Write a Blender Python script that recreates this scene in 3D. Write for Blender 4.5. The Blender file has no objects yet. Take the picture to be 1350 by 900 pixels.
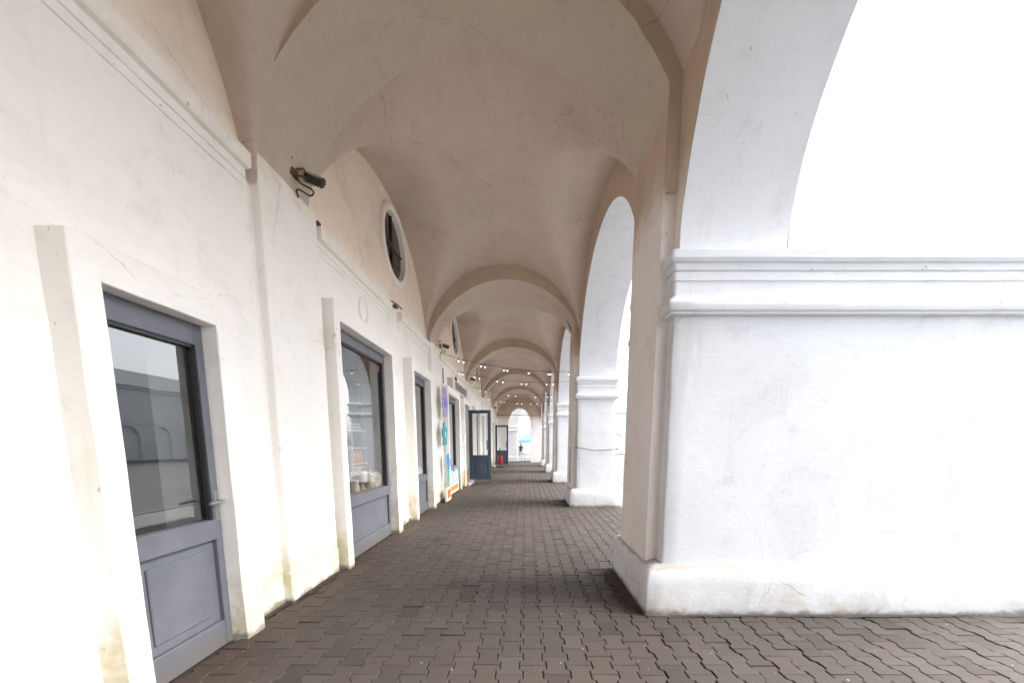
import bpy, bmesh, math, random
from mathutils import Vector, noise, Matrix
random.seed(7)
SC = bpy.context.scene
COL = SC.collection
PI = math.pi
R = math.radians

# ------------------------------------------------------------------ camera, world, sun, exposure
cam = bpy.data.cameras.new('camera')
cam.sensor_fit = 'HORIZONTAL'; cam.sensor_width = 36.0
cam.lens = 36.0 * 490 / 1350
cam.shift_x = (675 - 693) / 1350
cam.shift_y = (647 - 450) / 1350
cam.clip_end = 2000; cam.clip_start = 0.05
co = bpy.data.objects.new('camera', cam); COL.objects.link(co)
co.location = (0, 0, 1.57); co.rotation_euler = (PI / 2 - 0.126, 0, 0)
SC.camera = co
SUN_DIR = Vector((1.0, 0.0, 1.1)).normalized()      # towards the sun
w = bpy.data.worlds.new('World'); SC.world = w; w.use_nodes = True
nt = w.node_tree; nt.nodes.clear()
sky = nt.nodes.new('ShaderNodeTexSky'); sky.sky_type = 'NISHITA'; sky.sun_disc = False
sky.sun_elevation = math.asin(SUN_DIR.z); sky.sun_rotation = math.atan2(SUN_DIR.x, SUN_DIR.y)
sky.air_density = 1.0; sky.dust_density = 3.0; sky.ozone_density = 1.0
hs = nt.nodes.new('ShaderNodeHueSaturation'); hs.inputs['Saturation'].default_value = 0.3
bg = nt.nodes.new('ShaderNodeBackground'); bg.inputs['Strength'].default_value = 0.14
wo = nt.nodes.new('ShaderNodeOutputWorld')
nt.links.new(sky.outputs[0], hs.inputs['Color']); nt.links.new(hs.outputs[0], bg.inputs['Color'])
nt.links.new(bg.outputs[0], wo.inputs['Surface'])
sl = bpy.data.lights.new('sun', 'SUN'); sl.energy = 1.5; sl.angle = R(38); sl.color = (1.0, 0.96, 0.9)
so = bpy.data.objects.new('sun', sl); COL.objects.link(so)
so.rotation_euler = SUN_DIR.to_track_quat('Z', 'Y').to_euler()
vs = SC.view_settings
vs.view_transform = 'Standard'; vs.look = 'None'; vs.gamma = 1.0; vs.exposure = 2.33
vs.use_curve_mapping = False
SC.render.engine = 'CYCLES'
SC.cycles.max_bounces = 12; SC.cycles.diffuse_bounces = 8; SC.cycles.glossy_bounces = 4
SC.cycles.transparent_max_bounces = 12
SC.cycles.use_denoising = True
SC.cycles.sample_clamp_indirect = 8.0

# ------------------------------------------------------------------ materials
def mat(name):
    m = bpy.data.materials.new(name); m.use_nodes = True
    n = m.node_tree; b = n.nodes['Principled BSDF']
    return m, n, b
def N(n, t, **kw):
    x = n.nodes.new(t)
    for k, v in kw.items():
        if k in x.inputs: x.inputs[k].default_value = v
        else: setattr(x, k, v)
    return x
def ramp(n, fac, stops):
    r = n.nodes.new('ShaderNodeValToRGB'); e = r.color_ramp.elements
    while len(e) > 1: e.remove(e[-1])
    e[0].position = stops[0][0]; e[0].color = (*stops[0][1], 1) if len(stops[0][1]) == 3 else stops[0][1]
    for p, c in stops[1:]:
        k = e.new(p); k.color = (*c, 1) if len(c) == 3 else c
    n.links.new(fac, r.inputs[0]); return r.outputs[0]
def mixc(n, fac, a, b, mode='MIX'):
    m = n.nodes.new('ShaderNodeMix'); m.data_type = 'RGBA'; m.blend_type = mode
    for s, v in ((0, fac), (6, a), (7, b)):
        if hasattr(v, 'links') or hasattr(v, 'is_output'): n.links.new(v, m.inputs[s])
        elif isinstance(v, (int, float)): m.inputs[s].default_value = v
        else: m.inputs[s].default_value = (*v, 1)
    return m.outputs[2]
def math_(n, op, a, b=0.0, clamp=False):
    m = n.nodes.new('ShaderNodeMath'); m.operation = op; m.use_clamp = clamp
    for i, v in enumerate((a, b)):
        if hasattr(v, 'is_output'): n.links.new(v, m.inputs[i])
        else: m.inputs[i].default_value = v
    return m.outputs[0]
def pos(n):
    return n.nodes.new('ShaderNodeNewGeometry').outputs['Position']
def xyz(n, p):
    s = n.nodes.new('ShaderNodeSeparateXYZ'); n.links.new(p, s.inputs[0]); return s.outputs
def noise_(n, p, scale, detail=6, rough=0.6, dist=0.0):
    t = N(n, 'ShaderNodeTexNoise', Scale=scale, Detail=detail, Roughness=rough, Distortion=dist)
    n.links.new(p, t.inputs['Vector']); return t.outputs[0]
def sstep(n, v, lo, hi):
    m = n.nodes.new('ShaderNodeMapRange'); m.interpolation_type = 'SMOOTHSTEP'
    m.inputs['From Min'].default_value = lo; m.inputs['From Max'].default_value = hi
    n.links.new(v, m.inputs['Value']); return m.outputs[0]
def bump(n, b, h, strength, dist=0.01):
    k = N(n, 'ShaderNodeBump', Strength=strength, Distance=dist)
    n.links.new(h, k.inputs['Height']); n.links.new(k.outputs[0], b.inputs['Normal'])

def plaster(name, base, stain, stain_lo=0.5, stain_hi=0.75, stain_amt=0.5, rough=0.9, bstr=0.35, foot=None, upper=None, cracks=0.35, peel=None):
    m, n, b = mat(name); p = pos(n); s = xyz(n, p)
    big = noise_(n, p, 0.9, 8, 0.65, 0.6); mid = noise_(n, p, 4.5, 8, 0.7, 0.3); fine = noise_(n, p, 38, 6, 0.7)
    c = mixc(n, math_(n, 'MULTIPLY', sstep(n, big, stain_lo, stain_hi), stain_amt), base, stain)
    c = mixc(n, math_(n, 'MULTIPLY', sstep(n, mid, 0.52, 0.75), stain_amt * 0.7), c, tuple(0.8 * v for v in stain))
    if upper:                                   # second colour above an uneven edge, such as an older, unpainted wash
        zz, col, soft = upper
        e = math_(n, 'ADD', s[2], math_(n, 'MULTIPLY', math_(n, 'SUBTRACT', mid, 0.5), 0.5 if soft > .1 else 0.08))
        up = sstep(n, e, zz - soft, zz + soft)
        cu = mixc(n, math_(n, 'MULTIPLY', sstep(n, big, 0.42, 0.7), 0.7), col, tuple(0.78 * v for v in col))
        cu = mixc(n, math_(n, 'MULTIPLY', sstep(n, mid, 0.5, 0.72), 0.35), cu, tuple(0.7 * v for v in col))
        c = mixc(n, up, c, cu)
    if foot:                                    # damp, yellowed foot of the wall with its own ragged edge
        zz, col = foot
        st = noise_(n, p, 1.7, 6, 0.7, 0.4)
        e = math_(n, 'ADD', s[2], math_(n, 'MULTIPLY', st, -1.25))
        f = sstep(n, e, zz - 0.55, zz - 0.95)
        f = math_(n, 'MULTIPLY', f, sstep(n, mid, 0.3, 0.62))
        c = mixc(n, math_(n, 'MULTIPLY', f, 0.75), c, col)
        dirt = math_(n, 'ADD', s[2], math_(n, 'MULTIPLY', mid, -0.16))
        c = mixc(n, math_(n, 'MULTIPLY', sstep(n, dirt, 0.0, -0.07), 0.75), c, (0.12, 0.095, 0.075))
    if peel:
        dd = n.nodes.new('ShaderNodeVectorMath'); dd.operation = 'DISTANCE'; n.links.new(p, dd.inputs[0]); dd.inputs[1].default_value = peel
        pv = N(n, 'ShaderNodeTexVoronoi', Scale=7.0, feature='DISTANCE_TO_EDGE'); n.links.new(p, pv.inputs['Vector'])
        pk = math_(n, 'MULTIPLY', sstep(n, noise_(n, p, 16, 8, 0.8, 1.5), 0.53, 0.62), sstep(n, dd.outputs['Value'], 0.85, 0.35))
        c = mixc(n, math_(n, 'MULTIPLY', pk, 0.6), c, (0.16, 0.135, 0.11))
    mp = n.nodes.new('ShaderNodeMapping'); mp.inputs['Scale'].default_value = (1.0, 1.0, 6.0); mp.inputs['Rotation'].default_value = (.25, .2, 0); n.links.new(p, mp.inputs[0])
    br = noise_(n, mp.outputs[0], 5.0, 6, 0.75, 0.4)
    c = mixc(n, math_(n, 'MULTIPLY', sstep(n, br, 0.45, 0.75), 0.30), c, tuple(0.84 * v for v in base), )
    md = n.nodes.new('ShaderNodeMapping'); md.inputs['Scale'].default_value = (1, 1, .09); n.links.new(p, md.inputs[0])
    drip = math_(n, 'MULTIPLY', sstep(n, noise_(n, md.outputs[0], 7.0, 5, .65), 0.56, 0.72), sstep(n, big, 0.40, 0.6))
    c = mixc(n, math_(n, 'MULTIPLY', drip, 0.28), c, tuple(0.8 * v for v in stain))
    chip = math_(n, 'MULTIPLY', sstep(n, noise_(n, p, 11, 5, 0.7), 0.69, 0.715), sstep(n, big, 0.5, 0.6))
    c = mixc(n, math_(n, 'MULTIPLY', chip, 0.55), c, tuple(0.72 * v for v in stain))
    # hairline cracks and chips
    v = N(n, 'ShaderNodeTexVoronoi', Scale=0.75, feature='DISTANCE_TO_EDGE')
    wv = n.nodes.new('ShaderNodeVectorMath'); wv.operation = 'ADD'
    nz = N(n, 'ShaderNodeTexNoise', Scale=1.8, Detail=5, Roughness=0.6); n.links.new(p, nz.inputs['Vector'])
    sc = n.nodes.new('ShaderNodeVectorMath'); sc.operation = 'SCALE'; sc.inputs['Scale'].default_value = 0.3
    n.links.new(nz.outputs['Color'], sc.inputs[0]); n.links.new(p, wv.inputs[0]); n.links.new(sc.outputs[0], wv.inputs[1])
    n.links.new(wv.outputs[0], v.inputs['Vector'])
    crack = math_(n, 'MULTIPLY', sstep(n, v.outputs['Distance'], 0.006, 0.0), sstep(n, big, 0.48, 0.62))
    c = mixc(n, math_(n, 'MULTIPLY', crack, cracks), c, tuple(0.35 * x for x in stain))
    spk = sstep(n, noise_(n, p, 17, 2, 0.5), 0.735, 0.77)
    c = mixc(n, math_(n, 'MULTIPLY', spk, 0.4), c, (0.16, 0.13, 0.1))
    n.links.new(c, b.inputs['Base Color']); b.inputs['Roughness'].default_value = rough
    b.inputs['Specular IOR Level'].default_value = 0.2
    h = math_(n, 'ADD', math_(n, 'MULTIPLY', mid, 1.6), math_(n, 'ADD', math_(n, 'MULTIPLY', fine, 0.35), math_(n, 'SUBTRACT', math_(n, 'MULTIPLY', br, 0.7), math_(n, 'MULTIPLY', chip, 0.35))))
    h = math_(n, 'SUBTRACT', h, math_(n, 'MULTIPLY', crack, 0.5))
    bump(n, b, h, bstr, 0.02)
    return m

M = {}
M['white'] = plaster('white_limewash', (0.70, 0.72, 0.755), (0.57, 0.565, 0.56), 0.5, 0.75, 0.55, cracks=0.28, bstr=0.13)
M['plinth'] = plaster('plinth_limewash', (0.69, 0.705, 0.735), (0.54, 0.52, 0.50), 0.45, 0.7, 0.6, cracks=0.45, bstr=0.2, foot=(0.2, (0.50, 0.46, 0.38)), upper=(0.428, (0.40, 0.385, 0.36), 0.012))  # upper gives a grey band along the top of the plinth
M['wallwhite'] = plaster('warm_white_limewash', (0.90, 0.875, 0.835), (0.81, 0.755, 0.695), 0.46, 0.72, 0.55, cracks=0.4, bstr=0.2,
                         foot=(0.62, (0.56, 0.50, 0.31)), upper=(4.05, (0.89, 0.765, 0.63), 0.3))
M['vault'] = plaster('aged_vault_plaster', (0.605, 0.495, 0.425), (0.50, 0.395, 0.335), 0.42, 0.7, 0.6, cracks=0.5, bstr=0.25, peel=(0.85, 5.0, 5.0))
M['ringwhite'] = plaster('round_window_limewash', (0.85, 0.80, 0.74), (0.74, 0.67, 0.6), 0.5, 0.75, 0.4, cracks=0.1, bstr=0.2)
M['rib'] = plaster('aged_rib_plaster', (0.575, 0.495, 0.40), (0.48, 0.415, 0.33), 0.45, 0.7, 0.55, cracks=0.3)
M['ribface'] = plaster('mouldy_rib_face', (0.64, 0.53, 0.44), (0.5, 0.40, 0.32), 0.42, 0.66, 0.75, cracks=0.5, upper=(4.25, (0.52, 0.42, 0.315), 0.5))
M['spandrel'] = plaster('spandrel_plaster', (0.84, 0.795, 0.77), (0.70, 0.62, 0.56), 0.45, 0.7, 0.5, cracks=0.4, upper=(3.75, (0.58, 0.44, 0.335), 0.28))

def simple(name, col, rough=0.6, metal=0.0, var=0.12, scale=9.0, bstr=0.1, emit=None, coat=0.0):
    m, n, b = mat(name); tc = n.nodes.new('ShaderNodeTexCoord').outputs['Object']
    k = noise_(n, tc, scale, 6, 0.65)
    c = mixc(n, k, tuple(max(0, v * (1 - var)) for v in col), tuple(min(1, v * (1 + var)) for v in col))
    n.links.new(c, b.inputs['Base Color']); b.inputs['Roughness'].default_value = rough; b.inputs['Metallic'].default_value = metal
    b.inputs['Coat Weight'].default_value = coat
    bump(n, b, k, bstr, 0.004)
    if emit: b.inputs['Emission Color'].default_value = (*emit[0], 1); b.inputs['Emission Strength'].default_value = emit[1]
    return m
def painted(name, col, under, rough):
    m, n, b = mat(name); p = pos(n); s3 = xyz(n, p)
    mp = n.nodes.new('ShaderNodeMapping'); mp.inputs['Scale'].default_value = (1, 1, .12); n.links.new(p, mp.inputs[0])
    grain = noise_(n, mp.outputs[0], 60, 5, .7); mid = noise_(n, p, 3, 6, .7); ch = noise_(n, p, 24, 6, .75)
    c = mixc(n, sstep(n, mid, .35, .7), tuple(.86 * v for v in col), tuple(1.1 * v for v in col))
    c = mixc(n, math_(n, 'MULTIPLY', grain, .25), c, tuple(.6 * v for v in col))
    c = mixc(n, math_(n, 'MULTIPLY', sstep(n, ch, .69, .72), .8), c, under)
    dirt = math_(n, 'ADD', s3[2], math_(n, 'MULTIPLY', mid, -.3))
    c = mixc(n, math_(n, 'MULTIPLY', sstep(n, dirt, .08, -.1), .55), c, (.13, .11, .09))
    n.links.new(c, b.inputs['Base Color'])
    rr = n.nodes.new('ShaderNodeMapRange'); n.links.new(mid, rr.inputs[0]); rr.inputs[3].default_value = rough - .1; rr.inputs[4].default_value = rough + .2; n.links.new(rr.outputs[0], b.inputs['Roughness'])
    bump(n, b, math_(n, 'ADD', grain, math_(n, 'MULTIPLY', ch, .5)), .2, .004); return m
M['greywood'] = painted('grey_painted_wood', (0.145, 0.152, 0.178), (0.36, 0.33, 0.29), 0.5)
M['darkwood'] = painted('slate_blue_painted_door', (0.066, 0.094, 0.138), (0.16, 0.15, 0.14), 0.42)
M['blackmetal'] = simple('black_metal', (0.018, 0.018, 0.02), 0.45, var=0.3)
M['cable'] = simple('dark_cable', (0.03, 0.027, 0.025), 0.6)
M['steel'] = simple('dull_steel', (0.32, 0.32, 0.33), 0.4, metal=0.7)
M['rust'] = simple('rusty_iron', (0.12, 0.065, 0.04), 0.85, var=0.4, scale=40)
M['cream'] = simple('cream_glaze', (0.72, 0.66, 0.54), 0.45, var=0.08)
M['wood'] = simple('pale_wood', (0.55, 0.38, 0.24), 0.6, var=0.2, scale=14)
M['amber'] = simple('amber_glaze', (0.48, 0.17, 0.03), 0.25, var=0.2)
M['bluecloth'] = simple('slate_cloth', (0.19, 0.21, 0.3), 0.9)
M['purple'] = simple('purple_paint', (0.36, 0.31, 0.58), 0.55, var=0.22, scale=8)
M['teal'] = simple('teal_paint', (0.03, 0.38, 0.46), 0.55, var=0.2, scale=8)
M['sky_paint'] = simple('blue_paint', (0.03, 0.27, 0.75), 0.55, var=0.2, scale=8)
M['green'] = simple('green_paint', (0.10, 0.50, 0.33), 0.55, var=0.2, scale=8)
M['palegreen'] = simple('pale_green_paint', (0.42, 0.60, 0.54), 0.6)
M['mint'] = simple('mint_paint', (0.30, 0.66, 0.66), 0.6, var=0.15)
M['pink'] = simple('pink_paint', (0.58, 0.48, 0.58), 0.6, var=0.15)
M['orange'] = simple('orange_paint', (0.58, 0.21, 0.03), 0.5, var=0.12)
M['boardwhite'] = simple('white_board_paint', (0.80, 0.79, 0.77), 0.55, var=0.03)
M['signface'] = simple('weathered_sign_face', (0.21, 0.19, 0.175), 0.7, var=0.15)
M['signbox'] = simple('cream_sign_box', (0.66, 0.62, 0.56), 0.6, var=0.06)
M['red'] = simple('red_painted_metal', (0.22, 0.012, 0.014), 0.4, var=0.15)
M['canopy'] = simple('blue_canopy_cloth', (0.14, 0.38, 0.58), 0.7, var=0.1, scale=2)
M['jacket'] = simple('dark_jacket', (0.03, 0.03, 0.035), 0.9)
M['trousers'] = simple('pale_trousers', (0.42, 0.40, 0.46), 0.9)
M['skin'] = simple('skin', (0.5, 0.3, 0.22), 0.6)
M['hair'] = simple('dark_hair', (0.03, 0.02, 0.015), 0.7)
M['bulb'] = simple('frosted_bulb', (0.85, 0.84, 0.8), 0.3, var=0.02, emit=((1.0, 0.96, 0.88), 0.3))
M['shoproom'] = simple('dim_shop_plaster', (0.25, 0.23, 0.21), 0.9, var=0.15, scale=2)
M['farwhite'] = plaster('far_white_limewash', (0.8, 0.8, 0.8), (0.66, 0.64, 0.6), 0.5, 0.75, 0.4)
M['roof'] = simple('grey_sheet_roof', (0.36, 0.37, 0.37), 0.6, var=0.15, scale=2)
M['redlabel'] = simple('red_sticker', (0.40, 0.06, 0.035), 0.5)

def glass_mat(name, tint=(0.9, 0.93, 0.93), boost=1.5):
    m = bpy.data.materials.new(name); m.use_nodes = True; n = m.node_tree; n.nodes.clear()
    o = n.nodes.new('ShaderNodeOutputMaterial'); t = N(n, 'ShaderNodeBsdfTransparent'); t.inputs[0].default_value = (*tint, 1)
    g = N(n, 'ShaderNodeBsdfGlossy'); g.inputs['Roughness'].default_value = 0.012; g.inputs[0].default_value = (0.95, 0.97, 0.98, 1)
    f = N(n, 'ShaderNodeFresnel', IOR=1.52); k = math_(n, 'MULTIPLY', f.outputs[0], boost, True)
    p = n.nodes.new('ShaderNodeNewGeometry')
    kb = N(n, 'ShaderNodeBump', Strength=0.05, Distance=0.01); n.links.new(noise_(n, p.outputs['Position'], 1.5, 2), kb.inputs['Height'])
    n.links.new(kb.outputs[0], g.inputs['Normal'])
    x = n.nodes.new('ShaderNodeMixShader'); n.links.new(k, x.inputs[0]); n.links.new(t.outputs[0], x.inputs[1]); n.links.new(g.outputs[0], x.inputs[2])
    n.links.new(x.outputs[0], o.inputs[0]); return m
M['glass'] = glass_mat('window_glass', boost=2.9)
M['doorglass'] = glass_mat('door_glass', boost=1.2)
M['darkglass'] = simple('oculus_glass', (0.03, 0.022, 0.016), 0.1, var=0.3)

def paver_mat():
    m, n, b = mat('concrete_paver'); p = pos(n)
    a = n.nodes.new('ShaderNodeAttribute'); a.attribute_type = 'GEOMETRY'; a.attribute_name = 'tone'
    o = n.nodes.new('ShaderNodeAttribute'); o.attribute_type = 'OBJECT'; o.attribute_name = 'tone'
    t = math_(n, 'FRACT', math_(n, 'ADD', a.outputs['Fac'], o.outputs['Fac']))
    c = ramp(n, t, [(0.0, (0.0399, 0.0326, 0.0280)), (0.22, (0.0558, 0.0458, 0.0396)), (0.55, (0.0549, 0.0468, 0.0409)), (0.8, (0.0624, 0.0489, 0.0418)), (1.0, (0.0647, 0.0561, 0.0502))])
    big = noise_(n, p, 0.8, 6, 0.65); mid = noise_(n, p, 9, 6, 0.7); gr = noise_(n, p, 170, 3, 0.7)
    c = mixc(n, math_(n, 'MULTIPLY', sstep(n, big, 0.4, 0.7), 0.45), c, (0.0642, 0.0525, 0.0454))
    c = mixc(n, math_(n, 'MULTIPLY', sstep(n, mid, 0.5, 0.75), 0.4), c, (0.0369, 0.0304, 0.0264))
    c = mixc(n, math_(n, 'MULTIPLY', sstep(n, gr, 0.55, 0.75), 0.35), c, (0.1058, 0.0918, 0.0811))
    c = mixc(n, math_(n, 'MULTIPLY', sstep(n, gr, 0.45, 0.25), 0.4), c, (0.0265, 0.0226, 0.0199))
    s = xyz(n, p)
    # brown earth swept along the foot of the shop wall and round the piers
    e = math_(n, 'ADD', s[0], math_(n, 'MULTIPLY', math_(n, 'SUBTRACT', big, 0.5), -0.9))
    c = mixc(n, math_(n, 'MULTIPLY', sstep(n, e, -1.75, -2.3), 0.6), c, (0.0774, 0.0531, 0.0410))
    spot = sstep(n, noise_(n, p, 26, 2, 0.4), 0.755, 0.775)
    c = mixc(n, math_(n, 'MULTIPLY', spot, 0.65), c, (0.5, 0.47, 0.44))
    n.links.new(c, b.inputs['Base Color'])
    rr = n.nodes.new('ShaderNodeMapRange'); n.links.new(mid, rr.inputs[0]); rr.inputs[3].default_value = 0.55; rr.inputs[4].default_value = 0.85
    n.links.new(rr.outputs[0], b.inputs['Roughness']); b.inputs['Specular IOR Level'].default_value = 0.25
    bump(n, b, math_(n, 'ADD', math_(n, 'MULTIPLY', gr, 0.5), mid), 0.35, 0.006)
    return m
M['paver'] = paver_mat()
def ground_mat(name, a, bcol, sc):
    m, n, b = mat(name); p = pos(n); k = noise_(n, p, sc, 8, 0.7); g = noise_(n, p, 60, 4, 0.7)
    c = mixc(n, k, a, bcol); c = mixc(n, math_(n, 'MULTIPLY', g, 0.3), c, tuple(0.5 * v for v in a))
    n.links.new(c, b.inputs['Base Color']); b.inputs['Roughness'].default_value = 0.85; bump(n, b, g, 0.3, 0.01); return m
M['ground'] = ground_mat('pale_asphalt', (0.15, 0.148, 0.145), (0.21, 0.205, 0.20), 0.5)
M['slab'] = ground_mat('pale_concrete_slab', (0.30, 0.295, 0.285), (0.38, 0.37, 0.36), 0.9)
M['sand'] = ground_mat('joint_sand', (0.012, 0.010, 0.008), (0.075, 0.062, 0.05), 1.4)
M['dirt'] = ground_mat('brown_earth', (0.055, 0.036, 0.024), (0.032, 0.021, 0.014), 6)
def ragged(m):
    n = m.node_tree; b = n.nodes['Principled BSDF']; a = n.nodes.new('ShaderNodeAttribute'); a.attribute_name = 'fade'
    p = pos(n); k = noise_(n, p, 22, 6, 0.8)
    n.links.new(sstep(n, math_(n, 'ADD', a.outputs['Fac'], math_(n, 'MULTIPLY', math_(n, 'SUBTRACT', k, .5), 1.3)), .42, .62), b.inputs['Alpha'])
ragged(M['dirt'])

# ------------------------------------------------------------------ object helpers
def link(name, me, parent=None):
    o = bpy.data.objects.new(name, me); COL.objects.link(o)
    if parent: o.parent = parent
    return o
def tag(o, label=None, cat=None, group=None, kind=None):
    for k, v in (('label', label), ('category', cat), ('group', group), ('kind', kind)):
        if v: o[k] = v
    return o
def thing(name, label, cat, loc=(0, 0, 0), group=None, rz=0):
    o = bpy.data.objects.new(name, None); COL.objects.link(o); o.location = loc; o.rotation_euler.z = rz
    o.empty_display_size = 0.1
    return tag(o, label, cat, group)
def build(name, bm, mats, parent=None, smooth=False, angle=None):
    bmesh.ops.recalc_face_normals(bm, faces=bm.faces)
    me = bpy.data.meshes.new(name); bm.to_mesh(me); bm.free()
    for m_ in (mats if isinstance(mats, (list, tuple)) else [mats]): me.materials.append(m_)
    if smooth:
        for p in me.polygons: p.use_smooth = True
        if angle: me.set_sharp_from_angle(angle=R(angle))
    return link(name, me, parent)
def box(bm, x0, x1, y0, y1, z0, z1, mi=0, bev=0.0):
    r = bmesh.ops.create_cube(bm, size=1.0)
    vsx = r['verts']
    for v in vsx:
        v.co = Vector((x0 + (v.co.x + .5) * (x1 - x0), y0 + (v.co.y + .5) * (y1 - y0), z0 + (v.co.z + .5) * (z1 - z0)))
    fs = {f for v in vsx for f in v.link_faces}
    for f in fs: f.material_index = mi
    if bev:
        es = list({e for v in vsx for e in v.link_edges})
        bmesh.ops.bevel(bm, geom=es, offset=bev, segments=1, affect='EDGES', profile=0.7)
def tube(bm, pts, rad, seg=6, cap=True):
    pts = [Vector(p) for p in pts]; rings = []
    for i, p in enumerate(pts):
        d = (pts[min(i + 1, len(pts) - 1)] - pts[max(i - 1, 0)]).normalized()
        u = d.orthogonal().normalized() if i == 0 else (lu - d * lu.dot(d)).normalized()
        lu = u; v = d.cross(u); rr = rad[i] if isinstance(rad, (list, tuple)) else rad
        rings.append([bm.verts.new(p + (u * math.cos(a) + v * math.sin(a)) * rr) for a in [2 * PI * k / seg for k in range(seg)]])
    for a, b in zip(rings, rings[1:]):
        for k in range(seg): bm.faces.new((a[k], a[(k + 1) % seg], b[(k + 1) % seg], b[k]))
    if cap: bm.faces.new(rings[0][::-1]); bm.faces.new(rings[-1])
def lathe(bm, prof, seg=16, c=(0, 0, 0)):
    rings = []
    for r, z in prof:
        rings.append([bm.verts.new((c[0] + max(r, 1e-4) * math.cos(2 * PI * k / seg), c[1] + max(r, 1e-4) * math.sin(2 * PI * k / seg), c[2] + z)) for k in range(seg)])
    for a, b in zip(rings, rings[1:]):
        for k in range(seg): bm.faces.new((a[k], a[(k + 1) % seg], b[(k + 1) % seg], b[k]))
    bm.faces.new(rings[0][::-1]); bm.faces.new(rings[-1])
def prism_yz(bm, pts, x0, x1, mi=0):           # closed outline in the y-z plane, given a thickness in x
    a = [bm.verts.new((x0, y, z)) for y, z in pts]; b = [bm.verts.new((x1, y, z)) for y, z in pts]
    fs = [bm.faces.new(a), bm.faces.new(b[::-1])]
    for k in range(len(pts)): fs.append(bm.faces.new((a[k], b[k], b[(k + 1) % len(pts)], a[(k + 1) % len(pts)])))
    for f in fs: f.material_index = mi
def rough(bm, amp, sc=2.5, seed=0, zmin=None):
    for v in bm.verts:
        q = v.co * sc + Vector((seed * 7.3, seed * 3.1, seed))
        d = noise.noise_vector(q) + 0.5 * noise.noise_vector(q * 2.7)
        if zmin is not None and v.co.z < zmin: d.z = 0
        v.co += d * amp
def subdiv(bm, maxlen):
    for _ in range(6):
        es = [e for e in bm.edges if e.calc_length() > maxlen]
        if not es: break
        bmesh.ops.subdivide_edges(bm, edges=es, cuts=1, use_grid_fill=True)

# ------------------------------------------------------------------ layout (metres; x across, y along the arcade)
PY = [-8.4, -2.5, 3.35, 9.28, 15.12, 20.65, 26.4]          # near face of each pier
PD = 1.17                                                # pier depth
YEND = 32.4
XW = -2.40                                               # shop wall plane
XI, XO = 1.27, 2.22                                      # pier inner and outer faces
CAPZ = 3.18
BAYS = [(PY[i] + PD, PY[i + 1]) for i in range(len(PY) - 1)] + [(PY[-1] + PD, YEND)]
CROWN = [5.5, 5.5, 5.58, 5.45, 5.36, 5.34, 5.34]

# ------------------------------------------------------------------ ground, pavement and sky-side setting
bm = bmesh.new(); bmesh.ops.create_grid(bm, x_segments=8, y_segments=8, size=600)
for v in bm.verts: v.co.z = -0.14
tag(build('ground', bm, M['ground']), kind='structure')
bm = bmesh.new(); box(bm, -6.5, 2.44, -9, 36.0, -0.4, -0.014); box(bm, 2.442, 4.9, -9, 3.6, -0.4, -0.0145)
pave = tag(build('pavement', bm, M['sand']), kind='structure')
bm = bmesh.new()
for k in range(18):
    y0 = 3.65 + k * 1.8
    box(bm, 2.47, 2.47 + 1.55, y0, y0 + 1.785, -0.25, -0.045 + random.uniform(-.004, .004), bev=0.008)
for k in range(18):
    box(bm, 4.035, 4.2, 3.65 + k * 1.8, 3.65 + k * 1.8 + 1.79, -0.3, -0.02, bev=0.012)
tag(build('kerb', bm, M['slab']), kind='structure')

W1, W2 = 0.0965, 0.0685
HALF = [(W1, -.107), (W1, -.061), (W2, -.042), (W2, .042), (W1, .061), (W1, .107)]
OUT = [(x, y) for x, y in HALF] + [(-x, y) for x, y in reversed(HALF)]
def paver_geo(cx, cy, dz, rot, verts, faces, g=0.965, tilt=(0, 0)):
    b = len(verts); c, s = math.cos(rot), math.sin(rot)
    for sx, z in ((g, -0.05), (g, -0.006), (g - 0.06, 0.0)):
        for x, y in OUT:
            X_, Y_ = x * sx, y * (.99 if sx == g else .965)
            verts.append((cx + X_ * c - Y_ * s, cy + X_ * s + Y_ * c, z + dz + X_ * tilt[0] + Y_ * tilt[1]))
    n = len(OUT)
    for k in range(n):
        k2 = (k + 1) % n
        faces.append((b + k, b + k2, b + n + k2, b + n + k)); faces.append((b + n + k, b + n + k2, b + 2 * n + k2, b + 2 * n + k))
    # top as three convex quads plus two slants
    t = b + 2 * n
    faces.extend([(t + 0, t + 1, t + 10, t + 11), (t + 1, t + 2, t + 9, t + 10), (t + 2, t + 3, t + 8, t + 9), (t + 3, t + 4, t + 7, t + 8), (t + 4, t + 5, t + 6, t + 7)])
spots = []
for ci in range(-15, 30):
    x = ci * 0.1645 + 0.05
    off = 0.108 * (ci % 2)
    for ri in range(-5, 166):
        y = ri * 0.216 + off
        if y > 14.8: y += 0.035
        if x < -2.36 or y > 35.5: continue
        if x > 2.36 and (y > 3.30 or x > 4.75): continue
        if 14.75 < y < 14.98 and (-1.78 < x < -1.35 or -1.1 < x < -.75 or -.6 < x < -.3): continue
        spots.append((x, y))
def infra(x, y):
    if y < 2.42: return False
    return -1.42 * y * 1.0 < x < 1.36 * y
def hidden(x, y): return any(p - .06 < y < p + PD + .06 and 1.16 < x < 2.35 for p in PY)
vis = sorted([s for s in spots if infra(*s) and not hidden(*s)], key=lambda s: s[0] ** 2 + s[1] ** 2)
single = set(vis[:300])
vts, fcs, tone = [], [], []
for x, y in spots:
    if (x, y) in single or hidden(x, y) and False: continue
    f0 = len(fcs)
    paver_geo(x, y, random.gauss(0, .0016) - (.006 if random.random() < .03 else 0), random.gauss(0, .008), vts, fcs, random.uniform(.95, .975), (random.gauss(0, .008), random.gauss(0, .008)))
    tone += [random.random()] * (len(fcs) - f0)
me = bpy.data.meshes.new('paver_field'); me.from_pydata(vts, [], fcs)
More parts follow.
